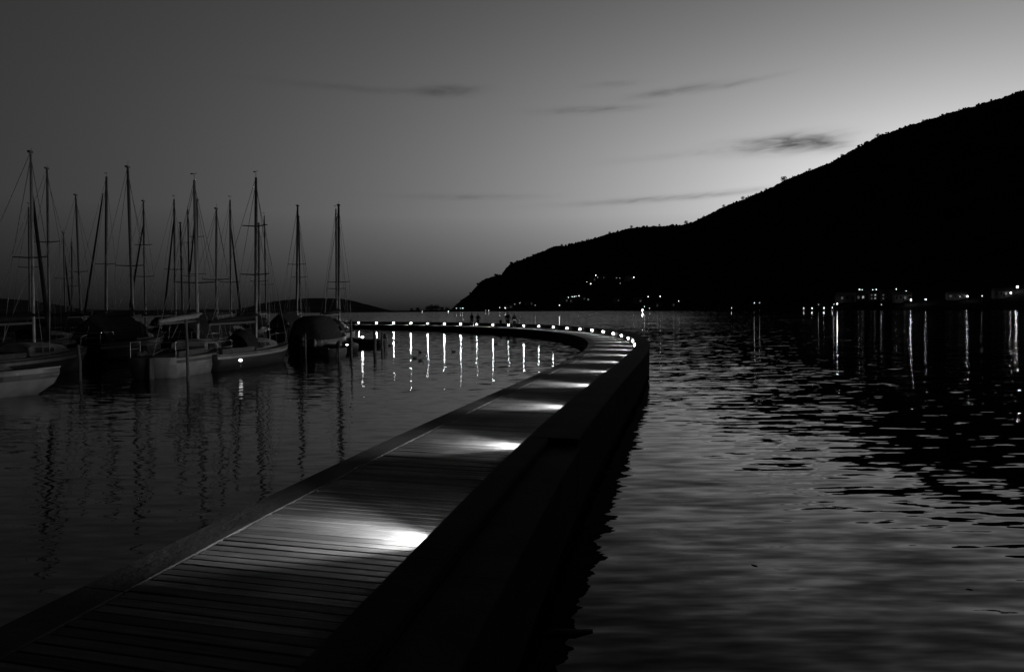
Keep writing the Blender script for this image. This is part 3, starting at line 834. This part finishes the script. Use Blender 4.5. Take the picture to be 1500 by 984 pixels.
# the near boats
def near_boat(tx, ty, Z, foot_px, rz, L, B, Fb, label, hm, cm, mastm, spd, **k):
    Y = Z * SC; top = at(tx, ty, Y); foot = at(foot_px, 480, Y)
    o = Vector((0, .08 * L, 0)); o.rotate(Matrix.Rotation(rz, 3, 'Z').to_euler())
    loc = Vector((foot.x, Y, 0)) - o
    return sailboat(loc, rz, L, B, Fb, top, k.pop('mr', .065), label, hm, cm, mastm, k.pop('furl', None), spd, **k)
near_boat(45, 222, 22.0, 49, radians(-3), 7.0, 2.2, .80, 'dark sailboat with a pale mast, its mast second from the left', M_hull_dark, M_canvas_dark, M_alu_white, (.45,), mr=.055, seed=31, hood=False, furl=(at(46.5, 280, 22.0 * SC), at(73, 498, 22.0 * SC + 2.7)))
def dayboat():
    Y = 19.0 * 1.02; p = at(70, 560, Y); L, B, Fb = 5.6, 2.0, .66
    rz = radians(-72)
    o = Vector((0, L * .44, 0)); o.rotate(Matrix.Rotation(rz, 3, 'Z').to_euler())
    root = tag(empty('cabin_boat', Vector((p.x, Y, 0)) - o, rz), 'white cabin boat with a dark side band, cut off by the left edge', 'boat')
    hm, hs_ = hull_mesh(L, B, Fb, bowrake=.3, conv=2.2); hm.build('hull', M_hull_white, root, True); deck_mesh(hs_).build('deck', M_deck_paint, root)
    band(hs_, .62, .84).build('hull_stripe', M_stripe, root)
    g = MB()
    for sg in (1, -1): g.tube([(sg*r[-1][0], r[-1][1], r[-1][2] + .01) for r in hs_], .03, 6)
    g.build('gunwale', M_hull_white, root)
    cs = []
    for t, wd, hh in ((-.1, .62, .9), (-.07, .64, 1.0), (.12, .58, .95), (.22, .45, .6), (.28, .35, .1)):
        b_ = B/2*wd; cs.append([(-b_, L*t, Fb - .05), (-b_*.9, L*t, Fb + .42*hh), (0, L*t, Fb + .5*hh), (b_*.9, L*t, Fb + .42*hh), (b_, L*t, Fb - .05)])
    c_ = MB(); c_.loft(cs, cap0=True, cap1=True); cab = c_.build('cabin', M_hull_grey, root)
    for sg in (-1, 1):
        wi = MB(); wi.loft([[(sg*(B/2*.63 + .012), -.04*L, Fb + .12), (sg*(B/2*.6 + .012), -.04*L, Fb + .32)], [(sg*(B/2*.585 + .012), .11*L, Fb + .12), (sg*(B/2*.56 + .012), .11*L, Fb + .3)]])
        wi.build('window', M_glass, cab)
dayboat()
near_boat(284.5, 264, 24.0, 289.5, radians(4), 7.0, 2.5, .80, 'white sailboat seen from astern with two dark stripes and a pale sail cover', M_hull_white, M_canvas_light, M_alu_white, (.36,), mr=.07, seed=33, hood=False)
near_boat(375, 260, 26.3, 374.5, radians(-10), 7.0, 2.15, .72, 'dark low sailboat with a pale waterline strip and shining rails, right of the white one', M_hull_dark, M_canvas_dark, M_alu, (.40, .7), mr=.075, seed=35, hood=True)

# canvas covered motor boat
def motorboat():
    Y = 31.7 * SC; p = at(452, 500, Y)
    root = tag(empty('motorboat', (p.x, Y + 3.0, 0), radians(-3)), 'motorboat under a tall dark canvas cover, between the moored sailboats', 'motorboat')
    L, B, Fb = 6.6, 2.3, .85
    hm, hs_ = hull_mesh(L, B, Fb, stern=.9)
    hm.build('hull', M_hull_dark, root, True); deck_mesh(hs_).build('deck', M_deck_paint, root)
    secs = []
    for t, wd, hh in ((-.49, .86, .2), (-.47, .9, .85), (-.3, .92, 1.0), (-.05, .9, 1.0), (.12, .8, .75), (.3, .55, .25), (.4, .3, .02)):
        b_ = B/2*wd
        secs.append([(-b_, L*t, Fb*.9), (-b_*.86, L*t, Fb + .6*hh), (-b_*.66, L*t, Fb + 1.27*hh), (-b_*.5, L*t, Fb + 1.43*hh), (0, L*t, Fb + 1.47*hh), (b_*.5, L*t, Fb + 1.42*hh), (b_*.62, L*t, Fb + 1.25*hh), (b_*.84, L*t, Fb + .6*hh), (b_, L*t, Fb*.9)])
    c_ = MB(); c_.loft(secs, cap0=True, cap1=True); c_.build('canvas_cover', M_canvas_dark, root, True)
    fe = MB(); fe.blob((B/2*.6, -L*.5 - .1, .7), (.1, .1, .26), 8, 6); fe.build('fender', M_hull_white, root, True)
    ob = MB(); ob.box((0, -L*.5 - .18, .3), (.2, .26, 1.0)); om = ob.build('outboard_motor', M_rubber, root)
    cw = MB(); cw.blob((0, -L*.5 - .2, .95), (.2, .26, .26), 10, 8); cw.build('cowling', M_hull_dark, om, True)
motorboat()

def dinghy(px, py, Z, rz, L, B, label, hm, oar=False):
    Y = Z * SC; p = at(px, py, Y)
    root = tag(empty('dinghy', (p.x, Y, 0), rz), label, 'dinghy', 'small open dinghies')
    Fb = .48
    m1, hs_ = hull_mesh(L, B, Fb, stern=.82, bowrake=.2); m1.build('hull', hm, root, True)
    inner = [[(r[-1][0]*.93, r[-1][1], r[-1][2] - .005), (r[-1][0]*.86, r[-1][1]*.96, .12), (-r[-1][0]*.86, r[-1][1]*.96, .12), (-r[-1][0]*.93, r[-1][1], r[-1][2] - .005)] for r in hs_[:-1]]
    MB().loft(inner).build('interior', M_deck_paint, root)
    g = MB()
    for sg in (1, -1): g.tube([(sg*r[-1][0], r[-1][1], r[-1][2] + .01) for r in hs_], .03, 6)
    g.build('gunwale', M_hull_white, root)
    for t in (-.3, .02, .28):
        k = min(range(len(hs_)), key=lambda q: abs(hs_[q][-1][1] - L*t))
        st = MB(); st.box((0, L*t, .34), (hs_[k][-1][0]*1.8, .24, .035)); st.build('thwart', M_wood_dark, root)
    ob = MB(); ob.tube([(0, -L*.5 - .1, -.3), (0, -L*.5 - .1, .6)], .05, 8); om = ob.build('outboard_motor', M_rubber, root)
    cw = MB(); cw.blob((0, -L*.5 - .12, .72), (.14, .2, .19), 10, 8); cw.build('cowling', M_hull_grey, om, True)
    return root
dinghy(478, 512, 31.0, radians(40), 3.2, 1.3, 'small grey dinghy with pale gunwale beside the canvas-covered boat', M_hull_grey)
dinghy(507, 512, 34.0, radians(25), 3.0, 1.2, 'small dark dinghy carrying a lit lantern, below the last mast', M_hull_dark)
dinghy(536, 499, 39.5, radians(70), 3.0, 1.2, 'small dark dinghy nearest the lit pier, beside the mooring piles', M_hull_dark)

def lantern(px, py, Z, z0, st, rd, label):
    p = at(px, py, Z * SC)
    root = tag(empty('boat_lantern', (p.x, p.y, z0)), label, 'lantern', 'lanterns on the moored boats')
    h = p.z - z0
    t = MB(); t.tube([(0, 0, -.02), (0, 0, h - rd)], .025, 6); t.tube([(0, 0, h - rd*1.25), (0, 0, h - rd*.9)], [rd*.8, rd*.8], 10); t.build('post', M_pole, root)
    g = MB(); g.blob((0, 0, h), (rd, rd, rd*.8), 10, 8); g.build('lamp_globe', globe_mat(st), root, True)
    c_ = MB(); c_.tube([(0, 0, h + rd*.8), (0, 0, h + rd*1.15)], [rd*.9, rd*.2], 10); c_.build('cap', M_pole, root)
lantern(352.3, 527.5, 22.6, .25, 1.7, .085, 'bright lantern at the stern of the dark low sailboat')
lantern(508.5, 506, 34.0, .36, 25, .09, 'bright lantern in the dark dinghy below the last mast')
lantern(530.8, 493.7, 39.3, .36, 25, .09, 'bright lantern in the dinghy nearest the lit pier')

# tiny far motorboat on the open lake
p = at(472.5, 460.6, 700)
fb = tag(empty('far_motorboat', (p.x, p.y, 0), radians(85)), 'tiny dark boat far out on the lake below the headland', 'boat')
hm, hs_ = hull_mesh(7.0, 2.4, .9, stern=.8); hm.build('hull', M_hull_dark, fb, True); deck_mesh(hs_).build('deck', M_deck_paint, fb)
cb = MB(); cb.box((0, -.4, 1.2), (1.5, 2.0, .9)); cb.build('cabin', M_hull_dark, fb)

# mooring piles
def pile(px, ptop, Z, rad, label):
    Y = Z * SC; t = at(px, ptop, Y)
    m_ = MB(); r_ = random.Random(int(px))
    m_.tube([(0, 0, -.6), (r_.uniform(-.02, .02), 0, t.z*.5), (r_.uniform(-.04, .04), 0, t.z - .03), (r_.uniform(-.04, .04), 0, t.z)], [rad*1.05, rad, rad*.95, rad*.7], 10)
    o = m_.build('mooring_pile', M_wood_dark, None, True, (t.x, Y, 0))
    tag(o, label, 'mooring pile', 'mooring piles standing in the harbour')
pile(548.3, 484.5, 33, .10, 'taller dark mooring pile in front of the lit pier, left of its lamp reflections')
pile(559.3, 486, 36, .07, 'thinner dark mooring pile just beside the taller one before the pier')
pile(514, 468, 30, .055, 'slim mooring pole beside the last moored boat on the right')
pile(272.5, 468, 19.6, .05, 'slim mooring pole in front of the white sailboat stern')
pile(115.5, 505, 20, .055, 'slim mooring pole between the nearest boat and the white stern')
pile(447, 488, 29.5, .06, 'slim mooring pole in front of the canvas-covered boat')

# ------------------------------------------------------------------ ducks
def duck(px, py, ln, rz, label):
    p = ground(px, py)
    m_ = MB(); k = ln / .5
    m_.tube([(0, -.28*k, .12*k), (0, -.2*k, .09*k), (0, -.05*k, .06*k), (0, .1*k, .06*k), (0, .17*k, .1*k), (0, .19*k, .18*k), (0, .2*k, .24*k), (0, .25*k, .25*k), (0, .27*k, .24*k), (0, .33*k, .225*k)],
            [.01*k, .05*k, .105*k, .1*k, .055*k, .038*k, .045*k, .042*k, .018*k, (.016*k, .008*k)], 10)
    tag(m_.build('duck', M_feather, None, True, (p.x, p.y, 0), rz), label, 'duck', 'ducks on the harbour water')
for i, (a, b_, l, r_) in enumerate([(571, 506.3, .55, 1.2), (580.5, 502, .5, -1.3), (607.5, 525.3, .5, 1.5), (615.3, 516.2, .5, .9), (616.5, 528.5, .48, -1.4), (664.5, 515.3, .5, 1.5), (726, 504.2, .55, -1.6)]):
    duck(a, b_, l * .62, r_, 'dark duck swimming between the lamp reflections, %s duck from the left' % ordw(i + 1))

# drifting leaves and a stick on the lake side
def leaf(px, py, ln, rz, label):
    p = ground(px, py); m_ = MB()
    m_.loft([[(-.3*ln*w_, t*ln, .002), (0, t*ln, .004), (.3*ln*w_, t*ln, .002)] for t, w_ in ((-.5, .05), (-.25, .8), (0, 1), (.25, .7), (.5, .05))])
    tag(m_.build('floating_leaf', M_leaf, None, False, (p.x, p.y, 0), rz), label, 'leaf', 'leaves drifting on the lake')
leaf(1105, 828, .07, .6, 'dark floating leaf on the lake, the left one of two')
leaf(1420, 863, .06, 1.2, 'dark floating leaf on the lake, the right one of two')
p = ground(832, 928); m_ = MB()
m_.tube([(-.2, 0, .01), (-.08, .012, .02), (.05, -.005, .018), (.2, .02, .008)], [.012, .02, .02, .01], 8)
tag(m_.build('floating_stick', M_wood_dark, None, True, (p.x, p.y, 0), .1), 'short wet stick floating beside the near pier wall', 'stick')

# ------------------------------------------------------------------ people on the far part of the pier
def skin(name, chain, m_, parent, sub=2):
    """chain: list of (point, radius, parent index)"""
    me = bpy.data.meshes.new(name)
    me.from_pydata([tuple(c_[0]) for c_ in chain], [(i, c_[2]) for i, c_ in enumerate(chain) if c_[2] is not None], [])
    o = bpy.data.objects.new(name, me); COL.objects.link(o); o.parent = parent
    md = o.modifiers.new('Skin', 'SKIN'); md.use_smooth_shade = True
    sv = me.skin_vertices[0].data
    for i, c_ in enumerate(chain):
        r = c_[1] if isinstance(c_[1], tuple) else (c_[1], c_[1]); sv[i].radius = r
    sv[0].use_root = True
    sb = o.modifiers.new('Sub', 'SUBSURF'); sb.levels = sb.render_levels = sub
    me.materials.append(m_)
    return o
def person(px, head_py, rz, label, stride=.0, arms='down', lean=0.0, build=1.0, hair_long=False):
    build *= 1.22
    # stand on the deck about one metre from the parapet
    best = None
    for i in range(0, 3400):
        s = i * DS / 100
        q = off(s, .75, DZ)
        if s > 14 * DS:
            d = ray(px, 470); xx = d.x / d.y * q.y
            e = abs(xx - q.x)
            if best is None or e < best[0]: best = (e, q)
    q = best[1]
    H = at(px, head_py, q.y).z - DZ
    H = max(1.5, min(1.85, H))
    k = H / 1.75; b_ = build
    root = tag(empty('person', q, rz), label, 'person', 'people walking on the pier')
    V = lambda x_, y_, z_: Vector((x_*k, (y_ + lean*z_)*k, z_*k))
    fa, fb_ = stride, -stride
    body = [(V(0, 0, .95), .105*k*b_, None), (V(0, 0, 1.1), .11*k*b_, 0), (V(0, .01, 1.3), .125*k*b_, 1), (V(0, 0, 1.43), .085*k, 2), (V(0, .01, 1.5), .052*k, 3), (V(0, .03, 1.58), .075*k, 4), (V(0, .025, 1.66), .085*k, 5), (V(0, .01, 1.72), .055*k, 6), (V(0, .115, 1.60), .014*k, 5)]
    def limb(sg, f, kneez):
        n = len(body)
        body.extend([(V(sg*.1, 0, .9), .085*k*b_, 0), (V(sg*.105, f*.55 + .03, .5), .058*k, n), (V(sg*.105, f, .1), .042*k, n + 1), (V(sg*.11, f + .13, .035), .035*k, n + 2)])
    limb(1, fa, 0); limb(-1, fb_, 0)
    for sg, sw in ((1, -stride), (-1, stride)):
        n = len(body)
        if arms == 'pockets': el_, ha = V(sg*.33, -.06, 1.12), V(sg*.2, .1, .95)
        else: el_, ha = V(sg*.25, sw*.3 - .02, 1.13), V(sg*.26, sw*.7 + .06, .88)
        dr = (ha - el_).normalized()
        body.extend([(V(sg*.18, 0, 1.4), .06*k, 3), (el_, .045*k, n), (ha, .032*k, n + 1), (ha + dr*.07*k, .03*k, n + 2)])
        hn = n + 3
        for fi in range(4):
            body.append((ha + dr*.15*k + Vector((0, (fi - 1.5)*.022*k, 0)), .009*k, hn))
        body.append((ha + dr*.09*k + Vector((-sg*.01*k, .05*k, 0)), .01*k, hn))
    skin('body', body, M_skin, root)
    jk = [(V(0, 0, .92), .125*k*b_, None), (V(0, 0, 1.12), .128*k*b_, 0), (V(0, .01, 1.3), .142*k*b_, 1), (V(0, 0, 1.43), .095*k, 2)]
    for sg, sw in ((1, -stride), (-1, stride)):
        n = len(jk)
        if arms == 'pockets': el_, ha = V(sg*.33, -.06, 1.12), V(sg*.2, .1, .95)
        else: el_, ha = V(sg*.25, sw*.3 - .02, 1.13), V(sg*.26, sw*.7 + .06, .88)
        jk.extend([(V(sg*.18, 0, 1.4), .075*k, 3), (el_, .06*k, n), (el_.lerp(ha, .92), .046*k, n + 1)])
    skin('jacket', jk, M_cloth_dark, root)
    tr = [(V(0, 0, .96), .115*k*b_, None)]
    for sg, f in ((1, fa), (-1, fb_)):
        n = len(tr); tr.extend([(V(sg*.1, 0, .88), .098*k*b_, 0), (V(sg*.105, f*.55 + .03, .5), .072*k, n), (V(sg*.105, f, .12), .058*k, n + 1)])
    skin('trousers', tr, M_cloth_mid, root)
    hm = MB()
    hm.blob(V(0, -.005, 1.675), (.098*k, .105*k, .095*k), 12, 8)
    if hair_long: hm.blob(V(0, -.06, 1.54), (.085*k, .06*k, .16*k), 10, 8)
    hm.build('hair', M_hair, root, True)
    return root
person(691.5, 458.2, radians(150), 'tall slim person in a dark jacket walking on the pier, leftmost of the four walkers', .22, 'down', .03)
person(700.3, 459.6, radians(165), 'shorter person in a dark jacket with long hair, second of the four walkers', .12, 'pockets', 0, 1.08, True)
person(743.6, 457.4, radians(10), 'broad person in a dark coat with hands in pockets, tallest of the right pair', .05, 'pockets', 0, 1.2)
person(753.4, 459.8, radians(-5), 'slim person in dark clothes at the right end of the four walkers', .1, 'down', 0, .9, True)

# bag on the parapet beside the right pair
best = None
for i in range(1400, 3000):
    s = i * DS / 100; q = off(s, -.22, PT); d = ray(733.2, 471); e = abs(d.x / d.y * q.y - q.x)
    if best is None or e < best[0]: best = (e, q, pp(s)[2])
bg_ = tag(empty('bag', best[1], -best[2]), 'small dark bag left on top of the pier parapet beside the right pair', 'bag')
m_ = MB(); m_.blob((0, 0, .2), (.15, .24, .22), 12, 8); m_.build('bag_body', M_canvas_dark, bg_, True)
m_ = MB(); m_.tube([(0, -.12, .36), (0, -.09, .47), (0, .09, .47), (0, .12, .36)], .015, 6); m_.build('handle', M_rubber, bg_)

# ------------------------------------------------------------------ camera and render settings
cd = bpy.data.cameras.new('camera'); cam = bpy.data.objects.new('camera', cd); COL.objects.link(cam)
cd.sensor_width = 36; cd.lens = F / 1500 * 36; cd.clip_end = 20000; cd.clip_start = .05
cam.matrix_world = Matrix.Translation((0, 0, HC)) @ Matrix.Rotation(pi/2 - PITCH, 4, 'X') @ Matrix.Rotation(-ROLL, 4, 'Z')
S.camera = cam
S.render.engine = 'CYCLES'
S.view_settings.view_transform = 'Standard'; S.view_settings.look = 'None'; S.view_settings.exposure = 0; S.view_settings.gamma = 1
S.cycles.max_bounces = 6; S.cycles.glossy_bounces = 4; S.cycles.diffuse_bounces = 3
S.cycles.caustics_reflective = False; S.cycles.caustics_refractive = False
S.cycles.sample_clamp_indirect = 4.0
S.cycles.use_denoising = True
S.cycles.use_light_tree = True
